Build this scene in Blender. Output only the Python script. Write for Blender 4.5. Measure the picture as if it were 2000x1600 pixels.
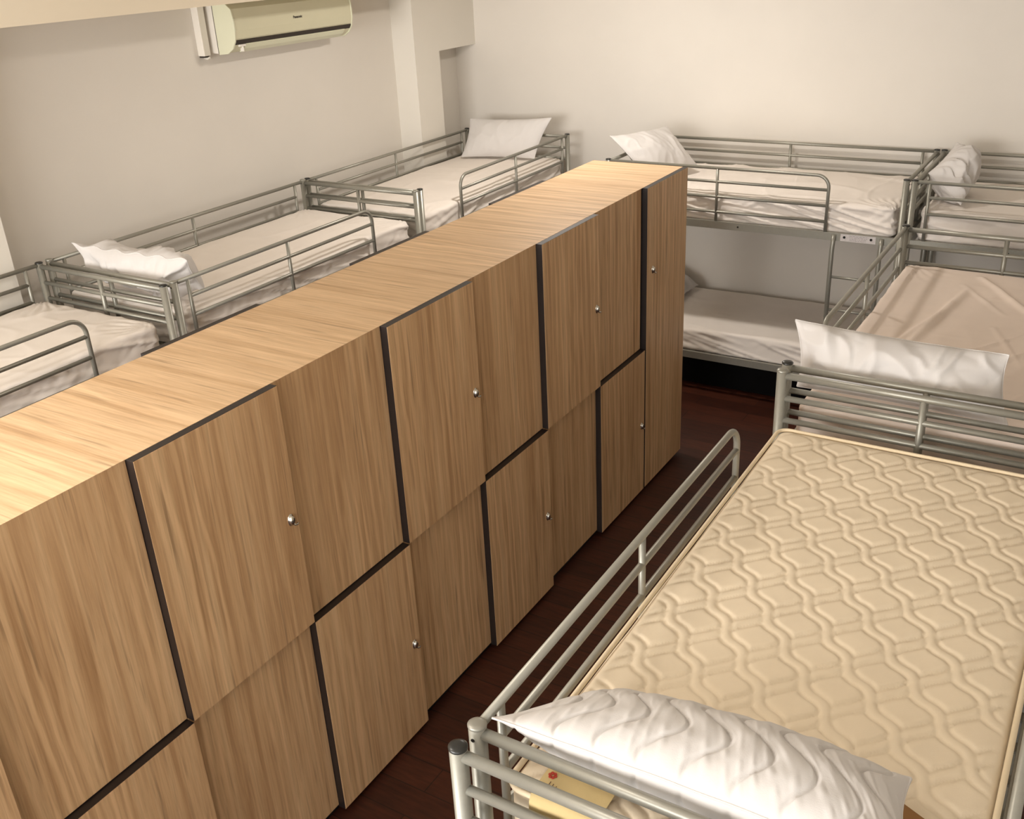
import bpy, bmesh, math, random
from mathutils import Vector, Matrix, noise
PI = math.pi
C = bpy.context.scene.collection
scene = bpy.context.scene
for o in list(bpy.data.objects):
    bpy.data.objects.remove(o)

# ------------------------------------------------------------------ camera
YAW, PITCH, ROLL = math.radians(-32.40942307), math.radians(25.30443526), math.radians(-2.98995301)
FPX = 1947.2
CAM = Vector((0, 0, 2.99))
cy, sy, cp, sp, cr, sr = math.cos(YAW), math.sin(YAW), math.cos(PITCH), math.sin(PITCH), math.cos(ROLL), math.sin(ROLL)
fwd = Vector((sy*cp, cy*cp, -sp)); rgt = Vector((cy, -sy, 0)); upv = rgt.cross(fwd)
r2 = cr*rgt + sr*upv; u2 = -sr*rgt + cr*upv
cam_data = bpy.data.cameras.new('camera'); cam = bpy.data.objects.new('camera', cam_data); C.objects.link(cam)
M = Matrix((r2, u2, -fwd)).transposed().to_4x4(); M.translation = CAM
cam.matrix_world = M
cam_data.sensor_fit = 'HORIZONTAL'; cam_data.sensor_width = 36.0; cam_data.lens = FPX/2000*36.0
cam_data.clip_start = 0.05; cam_data.clip_end = 60
scene.camera = cam

# ------------------------------------------------------------------ light and exposure
w = bpy.data.worlds.new('world'); scene.world = w; w.use_nodes = True
bg = w.node_tree.nodes['Background']; bg.inputs[0].default_value = (1.0, 0.985, 0.965, 1); bg.inputs[1].default_value = 3.2
scene.view_settings.view_transform = 'Standard'; scene.view_settings.look = 'None'
scene.view_settings.gamma = 1.0; scene.view_settings.use_curve_mapping = False
scene.view_settings.exposure = -0.14
LAMPS = [(-2.8, 5.35, 3.28, 37, .24), (-2.4, 0.6, 3.28, 21, .5)]
def area(name, loc, size, power, col, rot=(0, 0, 0), shape='DISK', size_y=None):
    l = bpy.data.lights.new(name, 'AREA'); l.shape = shape; l.size = size; l.energy = power; l.color = col
    if size_y: l.size_y = size_y
    o = bpy.data.objects.new(name, l); C.objects.link(o); o.location = loc; o.rotation_euler = rot
    return o
for x, y, z, p, sz in LAMPS:
    area('ceiling_lamp_light', (x, y, z-0.075), sz, p, (1.0, 0.93, 0.85))

wl = area('near_fill_light', (-2.75, -2.05, 2.35), 3.4, 104, (1.0, .96, .92), (PI/2, 0, 0), 'RECTANGLE', 1.5)  # unseen fill light added behind the camera to brighten the far wall
wl.data.spread = math.radians(110)

# ------------------------------------------------------------------ material helpers
def newmat(name):
    m = bpy.data.materials.new(name); m.use_nodes = True
    return m, m.node_tree, m.node_tree.nodes['Principled BSDF']
def srgb(r, g, b):
    f = lambda c: (c/255/12.92) if c/255 <= 0.04045 else ((c/255+0.055)/1.055)**2.4
    return (f(r), f(g), f(b), 1)
def N(nt, t, **kw):
    n = nt.nodes.new(t)
    for k, v in kw.items(): setattr(n, k, v)
    return n
def mapped(nt, scale, rnd=True, obj=True):
    tc = N(nt, 'ShaderNodeTexCoord'); mp = N(nt, 'ShaderNodeMapping'); mp.inputs['Scale'].default_value = scale
    src = tc.outputs['Object']
    if rnd:
        oi = N(nt, 'ShaderNodeObjectInfo'); mul = N(nt, 'ShaderNodeMath', operation='MULTIPLY'); mul.inputs[1].default_value = 37.0
        nt.links.new(oi.outputs['Random'], mul.inputs[0])
        ad = N(nt, 'ShaderNodeVectorMath', operation='ADD'); nt.links.new(src, ad.inputs[0]); nt.links.new(mul.outputs[0], ad.inputs[1]); src = ad.outputs[0]
    nt.links.new(src, mp.inputs[0])
    return mp.outputs[0]
def noise_tex(nt, vec, scale, detail=4, rough=.55, dist=0):
    n = N(nt, 'ShaderNodeTexNoise'); n.inputs['Scale'].default_value = scale; n.inputs['Detail'].default_value = detail
    n.inputs['Roughness'].default_value = rough; n.inputs['Distortion'].default_value = dist
    nt.links.new(vec, n.inputs['Vector']); return n.outputs['Fac']
def ramp(nt, fac, stops):
    r = N(nt, 'ShaderNodeValToRGB'); e = r.color_ramp.elements
    e[0].position, e[0].color = stops[0]; e[1].position, e[1].color = stops[-1]
    for p, c in stops[1:-1]:
        k = e.new(p); k.color = c
    nt.links.new(fac, r.inputs[0]); return r.outputs[0]
def mixc(nt, fac, a, b, mode='MIX'):
    m = N(nt, 'ShaderNodeMix', data_type='RGBA', blend_type=mode)
    for s, v in ((0, fac), (6, a), (7, b)):
        if hasattr(v, 'default_value') or not isinstance(v, (tuple, float, int)): nt.links.new(v, m.inputs[s])
        else: m.inputs[s].default_value = v
    return m.outputs[2]
def bump(nt, bsdf, h, strength, dist):
    b = N(nt, 'ShaderNodeBump'); b.inputs['Strength'].default_value = strength; b.inputs['Distance'].default_value = dist
    nt.links.new(h, b.inputs['Height']); nt.links.new(b.outputs[0], bsdf.inputs['Normal'])

def wood_mat(name, axis, base, light, dark, rough=.42):
    m, nt, b = newmat(name)
    g = 0.035
    def sc(a, c): return tuple(c if i == axis else a for i in range(3))
    v = mapped(nt, sc(1.0, g))
    broad = noise_tex(nt, v, 22, 5, .62, .5)
    fine = noise_tex(nt, v, 120, 5, .7, .2)
    col = ramp(nt, broad, [(.34, dark), (.50, base), (.66, light)])
    f2 = ramp(nt, fine, [(.30, (.80, .77, .75, 1)), (.62, (1.04, 1.04, 1.04, 1))])
    col = mixc(nt, 1.0, col, f2, 'MULTIPLY')
    # cathedral figure: warped rings stretched along the grain
    v3 = mapped(nt, sc(1.0, .13))
    wv = N(nt, 'ShaderNodeTexWave', wave_type='RINGS'); wv.inputs['Scale'].default_value = 7.5; wv.inputs['Distortion'].default_value = 7
    wv.inputs['Detail'].default_value = 3; wv.inputs['Detail Scale'].default_value = 1.3
    nt.links.new(v3, wv.inputs['Vector'])
    msk = noise_tex(nt, v3, 3.1, 2)
    mk = ramp(nt, msk, [(.44, (0, 0, 0, 1)), (.58, (1, 1, 1, 1))])
    wl = ramp(nt, wv.outputs['Fac'], [(.60, (0, 0, 0, 1)), (.95, (.42, .42, .42, 1))])
    k = N(nt, 'ShaderNodeMath', operation='MULTIPLY'); nt.links.new(mk, k.inputs[0]); nt.links.new(wl, k.inputs[1])
    col = mixc(nt, k.outputs[0], col, tuple(min(1, c*1.28) for c in light[:3])+(1,))
    # dark streaks and flecks
    v2 = mapped(nt, sc(1.0, .045))
    st = noise_tex(nt, v2, 58, 3, .5)
    stm = ramp(nt, st, [(.60, (0, 0, 0, 1)), (.74, (.62, .62, .62, 1))])
    col = mixc(nt, stm, col, tuple(c*.5 for c in dark[:3])+(1,))
    nt.links.new(col, b.inputs['Base Color']); b.inputs['Roughness'].default_value = rough
    b.inputs['Specular IOR Level'].default_value = .35
    bump(nt, b, fine, .12, .002)
    return m
WB, WL, WD = srgb(206, 167, 124), srgb(216, 180, 137), srgb(185, 145, 103)
WOODV = wood_mat('oak_laminate_vertical', 2, WB, WL, WD)
WOODT = wood_mat('oak_laminate_top', 0, srgb(208, 176, 138), srgb(218, 186, 148), srgb(192, 158, 119))
def plain(name, col, rough=.5, metal=0., spec=.5, mott=0., mscale=3., bs=0., bscale=200.):
    m, nt, b = newmat(name)
    b.inputs['Base Color'].default_value = col; b.inputs['Roughness'].default_value = rough
    b.inputs['Metallic'].default_value = metal; b.inputs['Specular IOR Level'].default_value = spec
    v = None
    if mott:
        v = mapped(nt, (1, 1, 1), rnd=False)
        n = noise_tex(nt, v, mscale, 4)
        c = ramp(nt, n, [(.3, tuple(x*(1-mott) for x in col[:3])+(1,)), (.7, tuple(min(1, x*(1+mott)) for x in col[:3])+(1,))])
        nt.links.new(c, b.inputs['Base Color'])
    if bs:
        v = v or mapped(nt, (1, 1, 1), rnd=False)
        n = noise_tex(nt, v, bscale, 3); bump(nt, b, n, bs, .002)
    return m
BLACK = plain('black_edge_band', srgb(32, 24, 22), .45, mott=.1, mscale=20)
PLINTH = plain('black_plinth', srgb(22, 19, 18), .5, mott=.1, mscale=20)
TRIMGREY = plain('grey_edge_band', srgb(120, 104, 88), .5, mott=.05, mscale=20)
WALL = plain('cream_wall_paint', srgb(224, 218, 209), .85, spec=.2, mott=.03, mscale=1.3, bs=.12, bscale=60)
WALLW = plain('pale_pier_paint', srgb(228, 223, 213), .8, spec=.2, mott=.02, mscale=1.5, bs=.1, bscale=60)
CEIL = plain('white_ceiling_paint', srgb(238, 232, 220), .9, spec=.1, mott=.02)
METAL = plain('silver_bed_paint', srgb(152, 150, 140), .38, metal=.45, mott=.03, mscale=60, bs=.05, bscale=400)
METALD = plain('dark_cap_plastic', srgb(40, 40, 38), .3, mott=.1, mscale=50)
SCREW = plain('dark_screw', srgb(34, 32, 30), .4, metal=.5, mott=.1, mscale=90)
SHEET = plain('white_sheet_cotton', srgb(240, 232, 224), .9, spec=.15, mott=.02, mscale=5, bs=.15, bscale=500)
SHEETB = plain('beige_sheet_cotton', srgb(238, 223, 211), .9, spec=.15, mott=.03, mscale=5, bs=.15, bscale=500)
PILLOWM = plain('white_pillow_cotton', srgb(216, 212, 209), .9, spec=.15, mott=.015, mscale=6, bs=.12, bscale=400)
TICK = plain('cream_mattress_ticking', srgb(239, 223, 197), .8, spec=.25, mott=.035, mscale=6, bs=.12, bscale=500)
PIPING = plain('cream_piping', srgb(240, 222, 190), .7, mott=.02, mscale=30)
ACM = plain('aircon_plastic', srgb(214, 210, 182), .35, spec=.4, mott=.02, mscale=4)
ACE = plain('aircon_end_plastic', srgb(222, 222, 196), .3, mott=.02, mscale=4)
DUCT = plain('white_duct_plastic', srgb(236, 230, 220), .5, mott=.02, mscale=6)
DARKSLOT = plain('dark_slot', srgb(52, 44, 38), .6, mott=.1, mscale=20)
CHROME = plain('chrome_lock', srgb(214, 210, 200), .14, metal=1.0, mott=.03, mscale=200)
BLOCKM = plain('matte_black', srgb(12, 11, 11), .8, spec=.1, mott=.2, mscale=10)
STICK = plain('pale_label_paper', srgb(206, 200, 198), .6, mott=.08, mscale=90)
CARD = plain('brown_card', srgb(150, 108, 62), .8, mott=.08, mscale=40)
LAMPM, _nt, _b = newmat('lamp_diffuser'); _b.inputs['Emission Color'].default_value = (1, .86, .7, 1); _b.inputs['Emission Strength'].default_value = 6

def floor_mat():
    m, nt, b = newmat('dark_wood_floor')
    tc = N(nt, 'ShaderNodeTexCoord')
    br = N(nt, 'ShaderNodeTexBrick'); br.offset = .4
    mp = N(nt, 'ShaderNodeMapping'); nt.links.new(tc.outputs['Object'], mp.inputs[0])
    nt.links.new(mp.outputs[0], br.inputs['Vector'])
    br.inputs['Color1'].default_value = srgb(76, 38, 24); br.inputs['Color2'].default_value = srgb(60, 28, 17)
    br.inputs['Mortar'].default_value = srgb(34, 18, 12); br.inputs['Mortar Size'].default_value = .0025
    br.inputs['Scale'].default_value = 1; br.inputs['Brick Width'].default_value = .95; br.inputs['Row Height'].default_value = .13
    v = mapped(nt, (.12, 1, 1), rnd=False)
    n = noise_tex(nt, v, 60, 5, .6)
    g = ramp(nt, n, [(.3, (.6, .6, .6, 1)), (.7, (1.25, 1.2, 1.15, 1))])
    c = mixc(nt, 1.0, br.outputs[0], g, 'MULTIPLY')
    nt.links.new(c, b.inputs['Base Color']); b.inputs['Roughness'].default_value = .45
    bump(nt, b, n, .1, .001)
    return m
FLOOR = floor_mat()

# ------------------------------------------------------------------ mesh helpers
def to_obj(name, bm, mat, parent=None, smooth=False, bevel=0, seg=2):
    me = bpy.data.meshes.new(name); bm.normal_update(); bm.to_mesh(me); bm.free()
    for m in (mat if isinstance(mat, (list, tuple)) else [mat]): me.materials.append(m)
    if smooth:
        for p in me.polygons: p.use_smooth = True
    o = bpy.data.objects.new(name, me); C.objects.link(o)
    if parent: o.parent = parent
    if bevel:
        bv = o.modifiers.new('bevel', 'BEVEL'); bv.width = bevel; bv.segments = seg; bv.limit_method = 'ANGLE'
    return o
def bx(bm, a, b, mi=0):
    x0, y0, z0 = (min(a[i], b[i]) for i in range(3)); x1, y1, z1 = (max(a[i], b[i]) for i in range(3))
    v = [bm.verts.new(p) for p in ((x0,y0,z0),(x1,y0,z0),(x1,y1,z0),(x0,y1,z0),(x0,y0,z1),(x1,y0,z1),(x1,y1,z1),(x0,y1,z1))]
    for f in ((0,3,2,1),(4,5,6,7),(0,1,5,4),(1,2,6,5),(2,3,7,6),(3,0,4,7)):
        bm.faces.new([v[i] for i in f]).material_index = mi
def tube(bm, pts, r, n=14, caps=True):
    pts = [Vector(p) for p in pts]; rings = []
    t0 = (pts[1]-pts[0]).normalized()
    ref = Vector((0, 0, 1)) if abs(t0.z) < .9 else Vector((1, 0, 0))
    nrm = t0.cross(ref).normalized()
    for i, p in enumerate(pts):
        if i == 0: t = t0
        elif i == len(pts)-1: t = (pts[i]-pts[i-1]).normalized()
        else: t = ((pts[i]-pts[i-1]).normalized()+(pts[i+1]-pts[i]).normalized()).normalized()
        nrm = (nrm - t*nrm.dot(t)).normalized(); bn = t.cross(nrm)
        rings.append([bm.verts.new(p+(nrm*math.cos(2*PI*k/n)+bn*math.sin(2*PI*k/n))*r) for k in range(n)])
    for a, b in zip(rings, rings[1:]):
        for k in range(n): bm.faces.new((a[k], a[(k+1)%n], b[(k+1)%n], b[k])).smooth = True
    if caps:
        bm.faces.new(list(reversed(rings[0]))); bm.faces.new(rings[-1])
def lathe(bm, prof, cx, cyy, n=20):
    rings = []
    for r, z in prof:
        rings.append([bm.verts.new((cx+r*math.cos(2*PI*k/n), cyy+r*math.sin(2*PI*k/n), z)) for k in range(n)] if r > 1e-6 else [bm.verts.new((cx, cyy, z))])
    for a, b in zip(rings, rings[1:]):
        for k in range(n):
            k2 = (k+1) % n
            if len(a) == 1 and len(b) == 1: continue
            if len(a) == 1: f = bm.faces.new((a[0], b[k2], b[k]))
            elif len(b) == 1: f = bm.faces.new((a[k], a[k2], b[0]))
            else: f = bm.faces.new((a[k], a[k2], b[k2], b[k]))
            f.smooth = True
def thing(name, label, cat, loc=(0, 0, 0), rz=0, group=None):
    o = bpy.data.objects.new(name, None); C.objects.link(o); o.location = loc; o.rotation_euler = (0, 0, rz); o.empty_display_size = .1
    o['label'] = label; o['category'] = cat
    if group: o['group'] = group
    return o
def tag(o, label, cat, group=None):
    o['label'] = label; o['category'] = cat
    if group: o['group'] = group
    return o
def struct(name, boxes, mat, label=None, bevel=0):
    bm = bmesh.new()
    for a, b in boxes: bx(bm, a, b)
    o = to_obj(name, bm, mat, bevel=bevel); o['kind'] = 'structure'
    if label: o['label'] = label; o['category'] = name.split('_')[0]
    return o

# ------------------------------------------------------------------ room shell
XW, YW, CH = -4.90, 7.14, 3.35
XP = -4.701
struct('floor', [((XW-.15, -2.2, -.1), (1.9, YW+.15, 0))], FLOOR, 'dark reddish-brown wooden floor between the lockers and the bunks')
struct('wall_left', [((XW-.15, -2.2, 0), (XW, YW+.15, CH))], WALL, 'beige wall behind the left row of bunks')
struct('wall_far', [((XW, YW, 0), (1.9, YW+.15, CH))], WALL, 'cream wall at the far end of the room')
struct('wall_right', [((1.75, -2.2, 0), (1.9, YW, CH))], WALL, 'cream wall on the right side, out of frame')
struct('ceiling', [((XW-.15, -2.2, CH), (1.9, YW+.15, CH+.1))], CEIL, 'white ceiling with two round lamps')
struct('trim_1', [((XW, 6.317, 0), (XP, 6.63, CH)), ((XW, 6.63, 2.23), (XP, YW, CH))], WALLW, 'pale square pier and header in the far left corner')
struct('trim_2', [((XW, -2.2, 0), (XP, 2.81, CH))], WALLW, 'pale wall thickening at the left edge')
struct('trim_3', [((XP, -2.2, 2.74), (-4.3, YW, CH)), ((XW, 2.81, 2.74), (XP, 6.317, CH))], plain('cream_bulkhead_paint', srgb(240, 228, 206), .8, spec=.2, mott=.02, mscale=1.5), 'cream ceiling bulkhead above the air conditioner')

for i, (x, y, z, p, sz) in enumerate(LAMPS):
    sz = sz/2+.02
    t = thing('ceiling_light', ['round ceiling light above the far bunks', 'round ceiling light above the near lockers'][i], 'ceiling light', (x, y, CH-.002), group='round ceiling lights')
    bm = bmesh.new(); lathe(bm, [(0, 0), (sz+.01, 0), (sz+.01, -.05), (sz, -.06), (0, -.06)], 0, 0, 40); to_obj('lamp_housing', bm, DUCT, t)
    bm = bmesh.new(); lathe(bm, [(0, -.061), (sz-.02, -.061), (sz-.025, -.075), (0, -.08)], 0, 0, 40); to_obj('diffuser', bm, LAMPM, t)

# ------------------------------------------------------------------ locker bank
LXF, LXB, LH = -2.095, -2.712, 1.794
REC = .029
CW = .5445
def yb(k): return 1.43 + CW*k
lk = thing('locker_cabinet', 'long oak-laminate locker cabinet with staggered doors in the middle of the room', 'locker cabinet', (LXF, 0, 0))
def L(x): return x - LXF
Y0, Y6, YE = yb(-3), yb(6), 5.24
bm = bmesh.new(); bx(bm, (L(LXB)+REC, Y0, .06), (-REC-.018, YE, LH-.019)); to_obj('carcass', bm, PLINTH, lk)
bm = bmesh.new(); bx(bm, (L(LXB)+REC, Y0, LH-.018), (-REC-.0182, YE, LH-.0016)); bx(bm, (L(LXB)+REC, Y0, LH-.0016), (-REC, YE, LH)); to_obj('top_board', bm, WOODT, lk, bevel=.0008)
bm = bmesh.new(); bx(bm, (L(LXB)+.05, Y0+.02, 0), (-.05, YE-.02, .06)); to_obj('plinth', bm, PLINTH, lk)
bm = bmesh.new(); bx(bm, (L(LXB)+REC, YE, .045), (-REC, YE+.012, LH)); to_obj('end_panel', bm, WOODV, lk)
bm = bmesh.new(); bx(bm, (L(LXB)+REC, Y0-.014, .045), (-REC, Y0, LH)); to_obj('end_panel', bm, WOODV, lk)
ZM, ZB = .905, .028
G = .003
def door(y0, y1, z0, z1, out, side=1, lock=None, top_edge=True):
    """side=1: face at +x (front); side=-1: back of the bank"""
    xin = -REC-.018 if side > 0 else L(LXB)+REC+.0
    if side > 0:
        xo = 0 if out else -REC
        xi = -REC-.0175
        m = bmesh.new(); bx(m, (xi, y0+G*.3, z0), (xo-.0012, y1-G*.3, z1))
        d = to_obj('door', m, BLACK if out else WOODV, lk, bevel=.0006)
        if out:
            m = bmesh.new(); bx(m, (xo-.0011, y0+G*.3+.0012, z0+.001), (xo, y1-G*.3-.0008, z1-.0012)); to_obj('door_face', m, WOODV, d)
    else:
        xo = L(LXB) if out else L(LXB)+REC-.001
        m = bmesh.new(); bx(m, (xo, y0+G*.3, z0), (L(LXB)+REC-.0002, y1-G*.3, z1))
        d = to_obj('door', m, BLACK if out else WOODV, lk, bevel=.0006)
    if lock:
        ly, lz = lock
        lock_obj(d, 0.0, ly, lz)
    return d
def lock_obj(parent, x, y, z):
    m = bmesh.new()
    prof = [(0.0, .012), (.007, .011), (.0095, .007), (.010, .001), (.0125, .0005), (.0125, -.001)]
    lathe(m, prof, 0, 0, 24)
    bmesh.ops.rotate(m, verts=m.verts, cent=(0, 0, 0), matrix=Matrix.Rotation(PI/2, 3, 'Y'))
    bmesh.ops.scale(m, verts=m.verts, vec=(1.1, 1.05, 1.75))
    bmesh.ops.translate(m, verts=m.verts, vec=(x+.001, y, z))
    o = to_obj('lock', m, CHROME, parent, smooth=True)
    m = bmesh.new()
    a = Vector((x+.006, y, z-.008)); tube(m, [a, a+Vector((.006, .004, -.008)), a+Vector((.007, .012, -.011)), a+Vector((.006, .019, -.009))], .0036, 10)
    to_obj('lock_latch', m, CHROME, o, smooth=True)
ylow, yhigh = ZM-.004, ZM
for k in range(-3, 6):
    a, b = yb(k), yb(k+1)
    up_out = (k % 2 == 0)
    door(a, b, ZM+.002, LH-(.001 if up_out else .0018), up_out, 1, (b-.034, 1.333) if up_out else None)
    door(a, b, ZB+(0 if not up_out else .012), ZM-.002, not up_out, 1, (b-.037, .452) if not up_out else None)
    door(a, b, ZB, LH-.001, (not up_out), -1) if not up_out else door(a, b, ZB, LH-.019, False, -1)
door(Y6+.014, YE+.012, ZB, LH-.001, True, 1, (Y6+.09, 1.338))
door(Y6, YE, ZB, LH-.019, False, -1)

# ------------------------------------------------------------------ bunk beds
BL, BW, BH = 1.93, .925, 1.61
PR = .0185
MESHES = {}
def bed_part(key, name, hand, mat, build, parent, **kw):
    k = (key, hand, mat.name)
    if k in MESHES:
        src = MESHES[k]; o = src.copy(); C.objects.link(o); o.parent = parent; return o
    bm = bmesh.new(); build(bm)
    if hand < 0:
        for v in bm.verts: v.co.y = -v.co.y
        bmesh.ops.reverse_faces(bm, faces=bm.faces)
    o = to_obj(name, bm, mat, parent, **kw); MESHES[k] = o
    return o
RT = .0105
def arc_corner(l1, zt, r, zb, w, n=8):
    pts = [(l1-r+r*math.sin(PI/2*i/n), w, zt-r+r*math.cos(PI/2*i/n)) for i in range(n+1)]
    return pts + [(l1, w, zb)]
def make_bed(label, origin, rz, hand, cap_head, cap_foot, lower_panels=True):
    t = thing('bunk_bed', label, 'bunk bed', origin, rz, 'grey metal bunk beds')
    for i, l in enumerate((0, BL)):
        for j, wv in enumerate((0, BW)):
            def post(bm, l=l, wv=wv):
                tube(bm, [(l, wv, 0), (l, wv, BH-.006)], PR, 24)
            p = bed_part(('post', i, j), 'post', hand, METAL, post, t)
            capm = METALD if (cap_head, cap_foot)[i] else METAL
            def cap(bm, l=l, wv=wv):
                lathe(bm, [(PR+.0008, BH-.007), (PR+.0012, BH-.003), (PR-.002, BH), (PR-.009, BH+.0015), (0, BH+.002)], l, wv, 24)
            bed_part(('cap', i, j), 'end_cap', hand, capm, cap, p)
            def scr(bm, l=l, wv=wv, i=i):
                s = -1 if i == 0 else 1
                x = l+s*(PR-.0015)
                tube(bm, [(x, wv, BH-.03), (x+s*.003, wv, BH-.03)], .004, 10)
            bed_part(('scr', i, j), 'screw', hand, SCREW, scr, p)
        def panel(bm, l=l):
            for z, r in ((1.587, .0125), (1.503, .0105), (1.42, .0105)):
                tube(bm, [(l, PR*.6, z), (l, BW-PR*.6, z)], r, 16)
            tube(bm, [(l, BW/2, 1.583), (l, BW/2, 1.25)], .0115, 14)
            bx(bm, (l-.012, PR*.5, 1.205), (l+.012, BW-PR*.5, 1.25))
        bed_part(('panel', i), 'upper_headboard' if i == 0 else 'upper_footboard', hand, METAL, panel, t)
        def lpanel(bm, l=l):
            for z in (.66, .575, .49):
                tube(bm, [(l, PR*.6, z), (l, BW-PR*.6, z)], .0105, 14)
            tube(bm, [(l, BW/2, .66), (l, BW/2, .31)], .0105, 14)
            bx(bm, (l-.012, PR*.5, .265), (l+.012, BW-PR*.5, .31))
        bed_part(('lpanel', i), 'lower_headboard' if i == 0 else 'lower_footboard', hand, METAL, lpanel, t)
    for j, wv in enumerate((0, BW)):
        for q, z in enumerate((1.205, .265)):
            def rail(bm, wv=wv, z=z): bx(bm, (PR*.6, wv-.011, z), (BL-PR*.6, wv+.011, z+.048))
            rr = bed_part(('rail', j, q), 'side_rail', hand, METAL, rail, t)
    for bi, l in enumerate((.93, .55)):
        def sscr(bm, l=l): tube(bm, [(l, -.0105, 1.229), (l, -.0135, 1.229)], .006, 10)
        bed_part(('sscr', bi), 'rail_bolt', hand, SCREW, sscr, t)
    def guard(bm):
        l1 = 1.485
        for i, z in enumerate((1.51, 1.413, 1.315)):
            tube(bm, [(.085, 0, z), (l1-.002, 0, z)], .0095, 14)
        tube(bm, [(PR*.5, 0, 1.597)] + arc_corner(l1, 1.597, .075, 1.25, 0), RT, 16)
        for l in (.085, .775): tube(bm, [(l, 0, 1.593), (l, 0, 1.25)], .0095, 14)
    bed_part('guard', 'guard_rail', hand, METAL, guard, t)
    def rear(bm):
        tube(bm, [(PR*.5, BW, 1.595), (BL-PR*.5, BW, 1.595)], RT, 14)
        for z in (1.512, 1.42): tube(bm, [(.085, BW, z), (BL-.085, BW, z)], .0095, 14)
        for l in (.085, BL/2, BL-.085): tube(bm, [(l, BW, 1.593), (l, BW, 1.25)], .0095, 14)
    bed_part('rear', 'wall_side_guard', hand, METAL, rear, t)
    def lad(bm):
        for l in (1.545, 1.83):
            tube(bm, [(l, -.014, 1.243), (l, -.024, 1.20), (l, -.034, 1.15), (l, -.034, .02)], .014, 16)
        for z in (.98, .765, .55, .335): tube(bm, [(1.56, -.034, z), (1.825, -.034, z)], .0085, 12)
    bed_part('ladder', 'ladder', hand, METAL, lad, t)
    for q, z in enumerate((1.236, .296)):
        def base(bm, z=z):
            for i in range(17):
                l = .06+i*(BL-.12)/16
                bx(bm, (l-.016, .0115, z-.004), (l+.016, BW-.0115, z+.004))
            bx(bm, (.03, BW/2-.012, z-.02), (BL-.03, BW/2+.012, z-.0045))
        bed_part(('base', q), 'slat_base', hand, METAL, base, t)
    return t
H90 = PI/2
beds = {
 'A': make_bed('nearest bunk bed, only its dark-capped foot end showing at the bottom edge', (-.888, -.785, 0), H90, -1, True, True),
 'B': make_bed('bunk bed holding the bare cream quilted mattress', (-.888, 1.212, 0), H90, -1, False, False),
 'C': make_bed('bunk bed with the beige creased sheet, behind the quilted mattress', (-.893, 5.145, 0), -H90, 1, True, True),
 'R': make_bed('bunk bed along the far wall with two visible mattresses and a ladder', (-3.025, 6.148, 0), 0, 1, True, True),
 'D': make_bed('bunk bed along the far wall at the right edge of the photo', (-1.05, 6.152, 0), 0, 1, True, True),
 'E': make_bed('left-row bunk bed in the far corner by the pier', (-3.742, 6.89, 0), -H90, -1, True, True),
 'F': make_bed('left-row bunk bed in the middle with the crumpled pillow', (-3.742, 2.985, 0), H90, 1, False, False),
 'G': make_bed('left-row bunk bed cut by the left edge of the photo', (-3.742, .995, 0), H90, 1, True, True),
}
# sticker on the far bunk's upper rail
t = thing('paper_label', 'small white printed label with two dark holes on the upper rail of the far bunk', 'label', (-1.335, 6.1362, 1.229))
bm = bmesh.new(); bx(bm, (-.105, -.0012, -.022), (.105, 0, .022)); to_obj('label_sheet', bm, STICK, t)
for sx in (-.082, .078):
    bm = bmesh.new(); tube(bm, [(sx, -.0013, .003), (sx, -.0035, .003)], .008, 14); to_obj('bolt', bm, SCREW, t)
bm = bmesh.new()
random.seed(5)
for row in range(4):
    x = -.05
    while x < .05:
        wd = random.uniform(.006, .018); bx(bm, (x, -.0016, .012-row*.009), (min(x+wd, .054), -.0013, .0145-row*.009)); x += wd+.004
to_obj('print', bm, plain('grey_print', srgb(150, 140, 142), .7, mott=.05), t)

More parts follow.
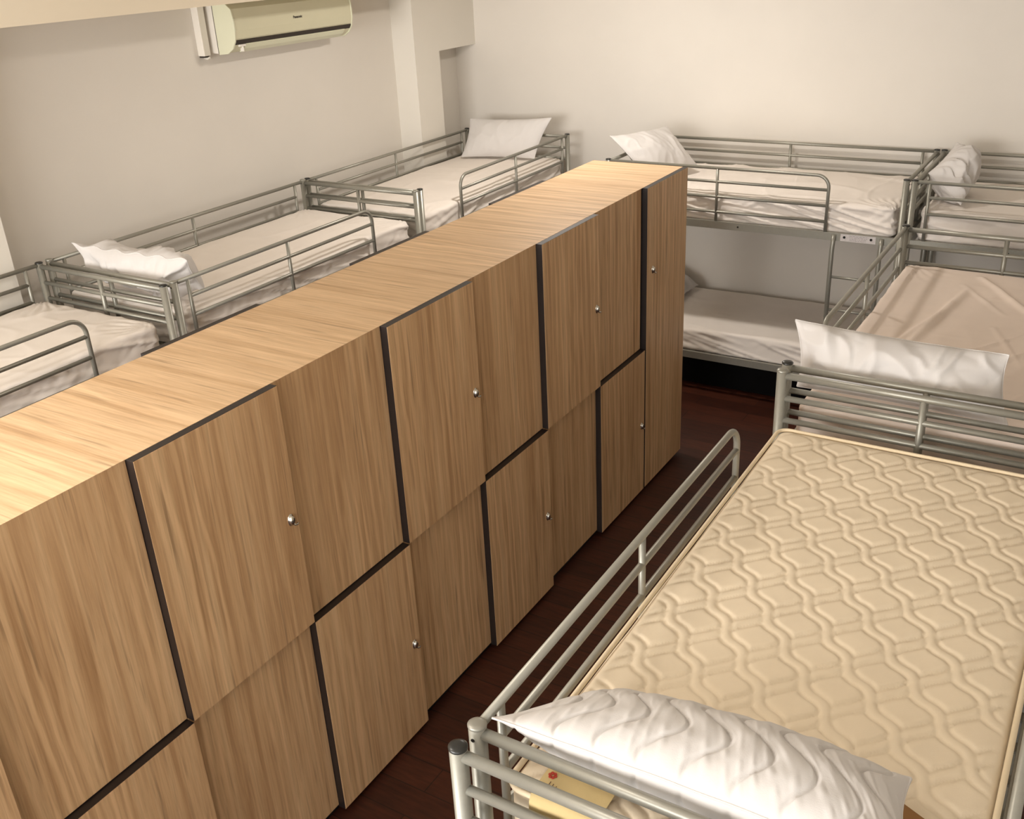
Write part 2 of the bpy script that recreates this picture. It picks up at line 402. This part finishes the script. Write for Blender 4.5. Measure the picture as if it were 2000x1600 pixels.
# ------------------------------------------------------------------ mattresses
def nz(x, y, z): return noise.noise(Vector((x, y, z)))
def ridge(v): return 1-abs(v)*2
def rounded_box(Lx, Wy, Hz, r, step, top_step=None):
    """all faces of a rounded box, as a grid; returns bm with verts' (normal) in layer list"""
    bm = bmesh.new(); cache = {}
    nx, ny, nz_ = (max(2, int(round(d/s))) for d, s in ((Lx, step), (Wy, step), (Hz, step*.9)))
    def vert(i, j, k):
        key = (i, j, k)
        if key in cache: return cache[key]
        p = Vector((-Lx/2+Lx*i/nx, -Wy/2+Wy*j/ny, Hz*k/nz_))
        rc = r
        # larger plan-corner radius
        R = r*1.9
        c = Vector((max(-Lx/2+R, min(Lx/2-R, p.x)), max(-Wy/2+R, min(Wy/2-R, p.y)), 0))
        d = Vector((p.x-c.x, p.y-c.y, 0))
        m = max(abs(d.x), abs(d.y))
        if m > 1e-9 and d.length > 1e-9: d = d.normalized()*m
        q = Vector((c.x+d.x, c.y+d.y, p.z))
        # top/bottom edge rounding
        zc = max(rc, min(Hz-rc, q.z)); inset = 0
        horiz = d.length
        n = Vector((0, 0, 0))
        if k in (0, nz_) or zc != q.z or True:
            edge = R-horiz        # distance from side surface
            if edge < rc:
                ddx = rc-edge; ddz = q.z-zc
                mm = max(abs(ddx), abs(ddz)); vl = math.hypot(ddx, ddz)
                if vl > 1e-9 and (abs(ddz) > 1e-9):
                    s = mm/vl; nx2, nz2 = ddx*s, ddz*s
                    shift = nx2-ddx
                    if horiz > 1e-9:
                        u = d.normalized(); q.x += u.x*shift; q.y += u.y*shift
                    q.z = zc+nz2
                    n = Vector((d.x, d.y, 0)).normalized()*abs(nx2)+Vector((0, 0, nz2))
                else:
                    n = Vector((d.x, d.y, 0))
            else:
                n = Vector((0, 0, 1 if k == nz_ else -1))
        if n.length < 1e-9: n = Vector((0, 0, 1 if k > nz_/2 else -1))
        v = bm.verts.new(q); cache[key] = (v, n.normalized()); return cache[key]
    def quad(a, b, c, d): bm.faces.new((a[0], b[0], c[0], d[0])).smooth = True
    for i in range(nx):
        for j in range(ny):
            quad(vert(i, j, nz_), vert(i+1, j, nz_), vert(i+1, j+1, nz_), vert(i, j+1, nz_))
            quad(vert(i, j, 0), vert(i, j+1, 0), vert(i+1, j+1, 0), vert(i+1, j, 0))
        for k in range(nz_):
            quad(vert(i, 0, k), vert(i+1, 0, k), vert(i+1, 0, k+1), vert(i, 0, k+1))
            quad(vert(i, ny, k), vert(i, ny, k+1), vert(i+1, ny, k+1), vert(i+1, ny, k))
    for j in range(ny):
        for k in range(nz_):
            quad(vert(0, j, k), vert(0, j, k+1), vert(0, j+1, k+1), vert(0, j+1, k))
            quad(vert(nx, j, k), vert(nx, j+1, k), vert(nx, j+1, k+1), vert(nx, j, k+1))
    return bm, list(cache.values())
def seg_dist(px, py, s):
    x0, y0, x1, y1 = s[:4]; dx, dy = x1-x0, y1-y0
    t = max(0, min(1, ((px-x0)*dx+(py-y0)*dy)/(dx*dx+dy*dy)))
    return math.hypot(px-x0-dx*t, py-y0-dy*t), t
def sheet_mattress(name_label, loc, rz, Lx, Wy, Hz, seed, mat, amp=1.0, creases=(), step=.0105):
    bm, vs = rounded_box(Lx, Wy, Hz, .024, step)
    for v, n in vs:
        x, y, z = v.co; s = seed*7.31
        top = max(0, n.z)
        # gentle dips and long soft folds on the top
        a = nz(x*1.1+s, y*1.5, s)*.010*top
        f = ridge(nz(x*1.6+y*2.2+s, y*3.4-x*1.2, s+3)); f = max(0, f-.55)**1.5
        f2 = ridge(nz(x*5.5+s, y*2.4+x*2, s+9)); f2 = max(0, f2-.6)**1.4
        a += (f*.020+f2*.011)*amp*top*(.35+.65*max(0, nz(x*1.3+s, y*1.3, 5+s)+.45))
        # gathered folds on the sides, slanting
        side = 1-abs(n.z)
        c = x if abs(n.y) > abs(n.x) else y
        g = ridge(nz(c*4.5+z*19+s, z*6, s+20+c*.7)); g = max(0, g-.4)
        g2 = nz(c*22-z*20+s, z*16, s+4)
        a += side*min(.012, (g*.022+g2*.004-.004)*amp)
        # puckers near the corners
        cd = math.hypot(Lx/2-abs(x), Wy/2-abs(y))
        if cd < .3:
            ang = math.atan2(Wy/2-abs(y), Lx/2-abs(x)+1e-6)
            a += math.sin(ang*26+s+nz(x*6, y*6, s)*4)*.005*(1-cd/.3)*amp*top
        for cs in creases:
            d, t = seg_dist(x, y, cs)
            wd, hh = cs[4], cs[5]*math.sin(PI*min(1, .12+.85*t))**.6
            if d < wd*3 and top > .3: a += hh*math.exp(-(d/wd)**2)
        if n.z < -.3: a = 0
        v.co = v.co + n*a
        if v.co.z < .001: v.co.z = .001
    # ticking seam
    o = to_obj('mattress', bm, mat); o.location = loc; o.rotation_euler = (0, 0, rz)
    tag(o, name_label, 'mattress', 'sheeted mattresses')
    return o
MZ = 1.2402
MT = .185
def mcenter(o, rz, hand, l0=.04, l1=1.885, w=BW/2):
    l = (l0+l1)/2; wv = w*hand
    return (o[0]+l*math.cos(rz)-wv*math.sin(rz), o[1]+l*math.sin(rz)+wv*math.cos(rz))
def bedmat(key, label, seed, mat=SHEET, rz=0, amp=1, z=MZ, t=MT, creases=(), step=.0105):
    b = beds[key]; hand = {'A': -1, 'B': -1, 'C': 1, 'R': 1, 'D': 1, 'E': -1, 'F': 1, 'G': 1}[key]
    ro = b.rotation_euler.z
    cx, cyy = mcenter(b.location, ro, hand)
    return sheet_mattress(label, (cx, cyy, z), ro, 1.84, .87, t, seed, mat, amp, creases, step)
# creases of the beige sheet, world -> local of bed C (rz=-90: local x = -(y-cy), local y = x-cx)
bC = beds['C']; cC = mcenter(bC.location, -H90, 1)
def toC(x0, y0, x1, y1, wd, hh): return (-(y0-cC[1]), x0-cC[0], -(y1-cC[1]), x1-cC[0], wd, hh)
CRE = [toC(-.69, 3.98, -.59, 4.42, .016, .016), toC(-.635, 4.02, -.53, 4.80, .018, .020), toC(-.50, 5.0, -.20, 4.50, .016, .014),
       toC(-.56, 4.86, -.34, 4.52, .010, .006), toC(-.40, 3.75, -.12, 4.25, .012, .008), toC(-.47, 3.93, -.24, 4.30, .010, .007),
       toC(-.36, 4.35, -.2, 3.9, .009, .006), toC(-.2, 3.6, -.02, 3.9, .012, .008), toC(-.22, 3.45, -.02, 3.66, .010, .008)]
bedmat('C', 'upper mattress under a beige creased sheet with rail shadows across it', 3, SHEETB, amp=.7, creases=CRE, step=.0105)
bedmat('R', 'upper mattress in a white sheet on the far-wall bunk with the ladder', 5, amp=2.0, step=.0095)
bedmat('D', 'upper mattress in a white sheet at the right edge, below the upright pillow', 8, amp=1.3)
bedmat('E', 'upper mattress in a white sheet in the far left corner', 11)
bedmat('F', 'upper mattress in a white sheet on the middle bunk of the left row', 13, amp=.9)
bedmat('G', 'upper mattress in a white sheet cut by the left edge', 17, amp=1.1)
bedmat('R', 'lower mattress in a white sheet beneath the far-wall bunk', 21, amp=.7, z=.3002, t=.17)

# quilted bare mattress
def ogee(x, y):
    dx, dy = .0733, .0955
    u = (x/dx + y/dy)/2; v = (x/dx - y/dy)/2
    uu = u + .085*math.sin(2*PI*v); vv = v + .03*math.sin(2*PI*u)
    du = abs(uu-round(uu)); dv = abs(vv-round(vv))
    w = .135
    # pads
    h = 0.0
    su = abs(du-w); sv = abs(dv-w)
    gu = math.exp(-(su/.030)**2); gv = math.exp(-(sv/.030)**2)
    if du < w-.02: gv *= .12             # the crossing band runs over
    h = -.0038*max(gu, gv*1.35)
    if du > w and dv > w: h += .0030*min(1, (du-w)/.09)*min(1, (dv-w)/.09)
    else:
        inner = (1-(du/w)**2 if du < w else 0); inner2 = (1-(dv/w)**2 if dv < w else 0)
        h += .0022*max(inner, inner2)
    return h
def quilted(label):
    Lx, Wy, Hz = 1.80, .866, .195
    bm, vs = rounded_box(Lx, Wy, Hz, .022, .0058)
    for v, n in vs:
        x, y, z = v.co
        if n.z > .1:
            fx = min(1, max(0, (Lx/2-abs(x)-.012)/.03)); fy = min(1, max(0, (Wy/2-abs(y)-.012)/.03))
            e = fx*fy
            # local x runs along the bed, y across it; lattice phase from the photographed nodes
            wx, wy = y_world(x, y)
            a = ogee(wx+.1965, wy-2.503)*e + nz(x*2, y*2, 3)*.004 - .003*(1-e)
            v.co += n*a
            v.co.z += nz(x*14, y*14, 7)*.0010*e
        elif abs(n.z) < .5:
            c = x if abs(n.y) > abs(n.x) else y
            a = .002*max(0, 1-abs((z-Hz/2)/(Hz/2))**2)+nz(c*7, z*9, 2)*.002
            # side quilting in big ovals
            k = math.sin(c*2*PI/.16)*.028; s2 = abs(abs(z-Hz/2)-abs(k)-.02)
            a -= .004*math.exp(-(s2/.006)**2)
            v.co += n*a
    o = to_obj('mattress', bm, TICK); tag(o, label, 'mattress')
    # piping around the top and the bottom edge
    for zz in (Hz-.004, .009):
        R, q = .036, []
        for cxs, cys, a0 in ((1, 1, 0), (-1, 1, 90), (-1, -1, 180), (1, -1, 270)):
            for s in range(9):
                a = math.radians(a0+90*s/8); q.append((cxs*(Lx/2-R)+(R+.001)*math.cos(a), cys*(Wy/2-R)+(R+.001)*math.sin(a), zz))
        q.append(q[0]); m = bmesh.new(); tube(m, q, .0065, 10, caps=False); to_obj('piping', m, PIPING, o, smooth=True)
    return o
QX, QY = -.4215, 2.148
def y_world(lx, ly): return (QX-ly, QY+lx)       # after a 90 degree turn
qm = quilted('bare cream mattress quilted in a wavy diamond pattern on the nearest bunk')
qm.location = (QX, QY, MZ); qm.rotation_euler = (0, 0, H90)

# ------------------------------------------------------------------ pillows
def pillow(label, P00, P10, P01, P11, thick, seed, crumple=1.0, belly=1.0, quilt=False, back=.8, group='pillows', nu=90, nv=60, sag=0.0, mat=None, zmin=1.432):
    """corners: P00-P10 along the length, P01-P11 the opposite long edge; the bulge goes both sides of the plane"""
    P00, P10, P01, P11 = (Vector(p) for p in (P00, P10, P01, P11))
    cen = (P00+P10+P01+P11)/4
    nrm = ((P10-P00)+(P11-P01)).cross((P01-P00)+(P11-P10)).normalized()
    Lu = ((P10-P00).length+(P11-P01).length)/2; Lv = ((P01-P00).length+(P11-P10).length)/2
    bm = bmesh.new(); grid = {}
    def pt(i, j, side):
        a, b = i/nu, j/nv
        # denser to the rims
        a = .5-.5*math.cos(PI*a); b = .5-.5*math.cos(PI*b)
        u, v = 2*a-1, 2*b-1
        # edges bow in between the corners
        ui = u*(1-.055*(1-v*v)); vi = v*(1-.075*(1-u*u))
        aa, bb = (ui+1)/2, (vi+1)/2
        p = P00*(1-aa)*(1-bb)+P10*aa*(1-bb)+P01*(1-aa)*bb+P11*aa*bb
        prof = (max(0, 1-abs(u)**2.6)**.62)*(max(0, 1-abs(v)**2.2)**.62)
        x, y = u*Lu/2, v*Lv/2; s = seed*3.7
        rim = min(1, prof*2.2)
        t = thick/2*prof*(1+.16*nz(x*3+s, y*3, s))
        # creases: radiating from seams and random
        c = ridge(nz(x*6+s, y*4.5+s, s+side*3)); c = max(0, c-.45)
        c2 = ridge(nz(x*15+s+nz(x*5, y*5, s)*1.2, y*8, s+5+side)); c2 = max(0, c2-.35)
        c3 = math.sin((x/(.022+.004*math.sin(seed)))+nz(x*8, y*8, s)*5)*max(0, abs(v)-.45)*1.3
        cr_ = (c*.034+c2*.015)*crumple+c3*.005*crumple
        t += (cr_-.010*crumple)*rim
        if quilt:
            wv = x/.082+.42*math.sin(y*2*PI/.21+x*2)+.35*v+.1*nz(x*4, y*4, 9)
            d = abs(wv-round(wv))*.082
            t -= .0075*math.exp(-(d/.0042)**2)*rim; t -= .0022*math.cos(2*PI*(wv-round(wv)))*rim
            puck = max(0, math.sin(y*60+x*190+nz(x*12, y*4, s)*6)) * math.exp(-((abs(wv-round(wv))-.22)/.2)**2)
            t += .0026*puck*rim*(1 if v < .3 else .4)
        t = max(t, .0015)
        k = belly if side > 0 else back
        q = p + nrm*side*t*k
        q += nrm*sag*(1-u*u)*(1-v*v)
        # wavy seam line
        q += nrm*math.sin(u*17+s)*.004*(1-prof)*crumple
        if q.z < zmin: q.z = zmin
        return q-cen
    for side in (1, -1):
        for i in range(nu+1):
            for j in range(nv+1):
                if i in (0, nu) or j in (0, nv):
                    if side == -1: grid[(i, j, -1)] = grid[(i, j, 1)]; continue
                grid[(i, j, side)] = bm.verts.new(pt(i, j, side) if not (i in (0, nu) or j in (0, nv)) else (pt(i, j, 1)+pt(i, j, -1))/2)
    for side in (1, -1):
        for i in range(nu):
            for j in range(nv):
                f = [grid[(i, j, side)], grid[(i+1, j, side)], grid[(i+1, j+1, side)], grid[(i, j+1, side)]]
                if side < 0: f.reverse()
                bm.faces.new(f).smooth = True
    o = to_obj('pillow', bm, mat or PILLOWM); o.location = cen
    tag(o, label, 'pillow', group)
    # seam cord
    m = bmesh.new()
    path = [(i, 0) for i in range(nu)]+[(nu, j) for j in range(nv)]+[(i, nv) for i in range(nu, 0, -1)]+[(0, j) for j in range(nv, 0, -1)]
    q = [(pt(i, j, 1)+pt(i, j, -1))/2 for i, j in path]
    dd = [q[0]]
    for p in q[1:]:
        if (p-dd[-1]).length > .004: dd.append(p)
    dd.append(dd[0]); tube(m, dd, .0022, 8, caps=False)
    to_obj('seam', m, mat or PILLOWM, o, smooth=True)
    return o
pillow('large white quilted pillow leaning on the nearest head rail in the foreground', (-.868, 1.236, 1.612), (-.08, 1.244, 1.618), (-.80, 1.56, 1.455), (-.135, 1.52, 1.555), .17, 1, crumple=.12, belly=.95, quilt=True, back=1.5, nu=300, nv=150, zmin=1.452)
pillow('long plump white pillow behind the double head rails, on the beige sheet', (-.885, 3.33, 1.47), (-.185, 3.33, 1.46), (-.935, 3.42, 1.69), (-.225, 3.44, 1.665), .25, 2, crumple=1.5, belly=.8, back=.8, nu=120)
pillow('smooth white pillow propped upright against the far left head rail', (-4.54, 6.60, 1.44), (-3.93, 6.70, 1.445), (-4.565, 6.80, 1.70), (-3.835, 6.82, 1.735), .13, 3, crumple=.3)
pillow('crumpled white pillow on the middle bunk of the left row', (-4.46, 3.24, 1.46), (-3.82, 3.24, 1.47), (-4.565, 3.06, 1.68), (-3.79, 3.13, 1.665), .24, 4, crumple=2.0)
pillow('white pillow slumped over the head rail of the far-wall bunk above the locker end', (-2.78, 6.24, 1.47), (-2.60, 6.70, 1.48), (-3.07, 6.26, 1.735), (-2.88, 6.80, 1.72), .15, 5, crumple=.6)
pillow('wrinkled white pillow standing on end at the right edge by the far wall', (-.80, 6.28, 1.455), (-.80, 6.75, 1.48), (-1.02, 6.40, 1.60), (-.95, 6.84, 1.70), .28, 6, crumple=1.5)
pillow('white pillow on the lower far bunk, mostly hidden by the locker end', (-2.68, 6.55, .50), (-2.68, 7.0, .50), (-3.0, 6.55, .62), (-3.0, 7.0, .64), .14, 7, crumple=.7, zmin=.476)

# ------------------------------------------------------------------ things under the far bunk, tag and card
bm = bmesh.new(); bx(bm, (-.92, -.25, 0), (.92, .25, .22)); bx(bm, (-.925, -.255, .2), (.925, .255, .24))  # plain black block filling the space under the bunk
o = to_obj('underbed_block', bm, BLOCKM, bevel=.003); o.location = (-2.05, 6.56, 0); tag(o, 'long plain black block on the floor beneath the far-wall bunk', 'box')

# flower printed care tag of the quilted mattress
t = thing('fabric_tag', 'yellow fabric tag with a red flower and fine print behind the near head rails', 'tag', (-.69, 1.236, 1.37))
TAGM = plain('yellow_tag_cloth', srgb(216, 192, 138), .85, mott=.05, mscale=20)
PROF = [(-.004, -.085), (-.005, .04), (-.003, .062), (.006, .076), (.03, .0795), (.105, .0795)]
bm = bmesh.new()
for th in (0, 1):
    for i in range(16):
        for k in range(len(PROF)-1):
            x0, x1 = -.10+.15*i/16, -.10+.15*(i+1)/16
            w = lambda x: .0016*math.sin(x*55)
            (ya, za), (yb_, zb_) = PROF[k], PROF[k+1]
            o_ = .0008*th
            vs = [bm.verts.new(p) for p in ((x0, ya-w(x0)-o_, za+o_), (x1, ya-w(x1)-o_, za+o_), (x1, yb_-w(x1)-o_, zb_+o_), (x0, yb_-w(x0)-o_, zb_+o_))]
            bm.faces.new(vs).smooth = True
bmesh.ops.remove_doubles(bm, verts=bm.verts, dist=1e-5)
to_obj('tag_cloth', bm, TAGM, t)
bm = bmesh.new()
for q in range(6):
    c = Vector((-.082+.006*math.cos(q*PI/3), .062+.006*math.sin(q*PI/3), .081))
    tube(bm, [c, c+Vector((0, 0, .001))], .0038, 10)
to_obj('flower_print', bm, plain('red_flower_print', srgb(200, 70, 50), .7, mott=.1), t)
bm = bmesh.new()
for i in range(5): bx(bm, (-.078+i*.008, .022-.002*i, .0812), (-.0765+i*.008, .046-.003*i, .0818))
for i in range(8): bx(bm, (-.01+i*.009, -.0078, .0-.004*i), (-.0085+i*.009, -.0070, .02-.004*i))
to_obj('tag_print', bm, plain('brown_print', srgb(110, 80, 60), .8, mott=.1), t)
o = thing('cardboard_tag', 'small folded brown card poking out under the right end of the quilted pillow', 'card', (-.150, 1.505, 1.4455), math.radians(-35))
bm = bmesh.new(); bx(bm, (-.03, -.045, 0), (.03, .045, .003)); to_obj('lower_flap', bm, CARD, o)
bm = bmesh.new(); bx(bm, (-.03, -.045, .003), (.03, .045, .006))
for v in bm.verts: v.co.z += (v.co.x+.03)*.2
to_obj('raised_flap', bm, CARD, o)

# ------------------------------------------------------------------ air conditioner
ac = thing('air_conditioner', 'pale wall-mounted split air conditioner high on the left wall', 'air conditioner', (XW, 4.50, 2.44))
AL = 1.09
prof = [(0, .0), (.10, -.008), (.17, .0), (.218, .03), (.245, .075), (.256, .13), (.255, .20), (.245, .255), (.20, .285), (0, .29)]
def extr(bm, prof, y0, y1):
    a = [bm.verts.new((x, y0, z)) for x, z in prof]; b = [bm.verts.new((x, y1, z)) for x, z in prof]
    n = len(prof)
    for k in range(n): bm.faces.new((a[k], b[k], b[(k+1) % n], a[(k+1) % n]))
    bm.faces.new(a); bm.faces.new(list(reversed(b)))
bm = bmesh.new(); extr(bm, [(0, 0.006), (.085, .0), (.085, .284), (0, .284)], 0, AL); to_obj('back_casing', bm, DUCT, ac, bevel=.003)
bm = bmesh.new(); extr(bm, [(.086, .002), (.091, .002), (.091, .284), (.086, .284)], .003, AL-.003); to_obj('shadow_gap', bm, DARKSLOT, ac)
bm = bmesh.new(); extr(bm, [(.092, -.006), (.165, .0), (.21, .026), (.238, .07), (.249, .13), (.248, .20), (.238, .25), (.20, .28), (.092, .285)], 0, .012); to_obj('end_cover', bm, ACE, ac, bevel=.002)
bm = bmesh.new(); extr(bm, [(.092, -.006), (.165, .0), (.21, .026), (.238, .07), (.249, .13), (.248, .20), (.238, .25), (.20, .28), (.092, .285)], AL-.012, AL); to_obj('end_cover', bm, ACE, ac, bevel=.002)
bm = bmesh.new(); extr(bm, [(.092, .0), (.16, .005), (.20, .028), (.222, .052), (.222, .066), (.238, .085), (.246, .13), (.245, .20), (.236, .25), (.20, .278), (.092, .28)], .012, AL-.012)
body = to_obj('front_casing', bm, ACM, ac)
bm = bmesh.new(); extr(bm, [(.222, .050), (.229, .060), (.236, .074), (.230, .078), (.222, .068)], .014, AL-.014); to_obj('air_slot', bm, DARKSLOT, ac)
bm = bmesh.new(); extr(bm, [(.165, .0), (.206, .022), (.226, .048), (.224, .052), (.20, .03), (.163, .006)], .10, AL-.07); to_obj('louver_flap', bm, ACE, ac, bevel=.001)
bm = bmesh.new(); bx(bm, (.214, .045, .038), (.228, .095, .05)); bx(bm, (.19, .082, .008), (.215, .089, .036)); to_obj('flap_bracket', bm, DUCT, ac)
cu = bpy.data.curves.new('brand_text', 'FONT'); cu.body = 'Panasonic'; cu.size = .021; cu.extrude = .0004; cu.align_x = 'CENTER'; cu.offset = .0006
tmp = bpy.data.objects.new('tmp', cu); C.objects.link(tmp)
dg = bpy.context.evaluated_depsgraph_get(); me = bpy.data.meshes.new_from_object(tmp.evaluated_get(dg)); bpy.data.objects.remove(tmp)
lg = bpy.data.objects.new('lettering', me); C.objects.link(lg); me.materials.clear(); me.materials.append(DARKSLOT); lg.parent = ac
lg.matrix_local = Matrix(((0, 0, 1, .2465), (1, 0, 0, .556), (0, 1, 0, .158), (0, 0, 0, 1)))
# pipe cover duct beside it
d = thing('pipe_duct', 'white vertical pipe cover on the wall beside the air conditioner', 'duct', (XW, 4.447, 2.43))
bm = bmesh.new(); bx(bm, (0, -.03, .005), (.055, .022, .308)); to_obj('duct_cover', bm, DUCT, d, bevel=.004)
bm = bmesh.new(); bx(bm, (.004, -.024, -.004), (.046, .016, .006)); to_obj('duct_opening', bm, DARKSLOT, d)
bm = bmesh.new(); tube(bm, [(.02, -.002, -.006), (.04, .002, -.012), (.055, .012, -.004)], .006, 10); to_obj('drain_pipe', bm, DUCT, d)
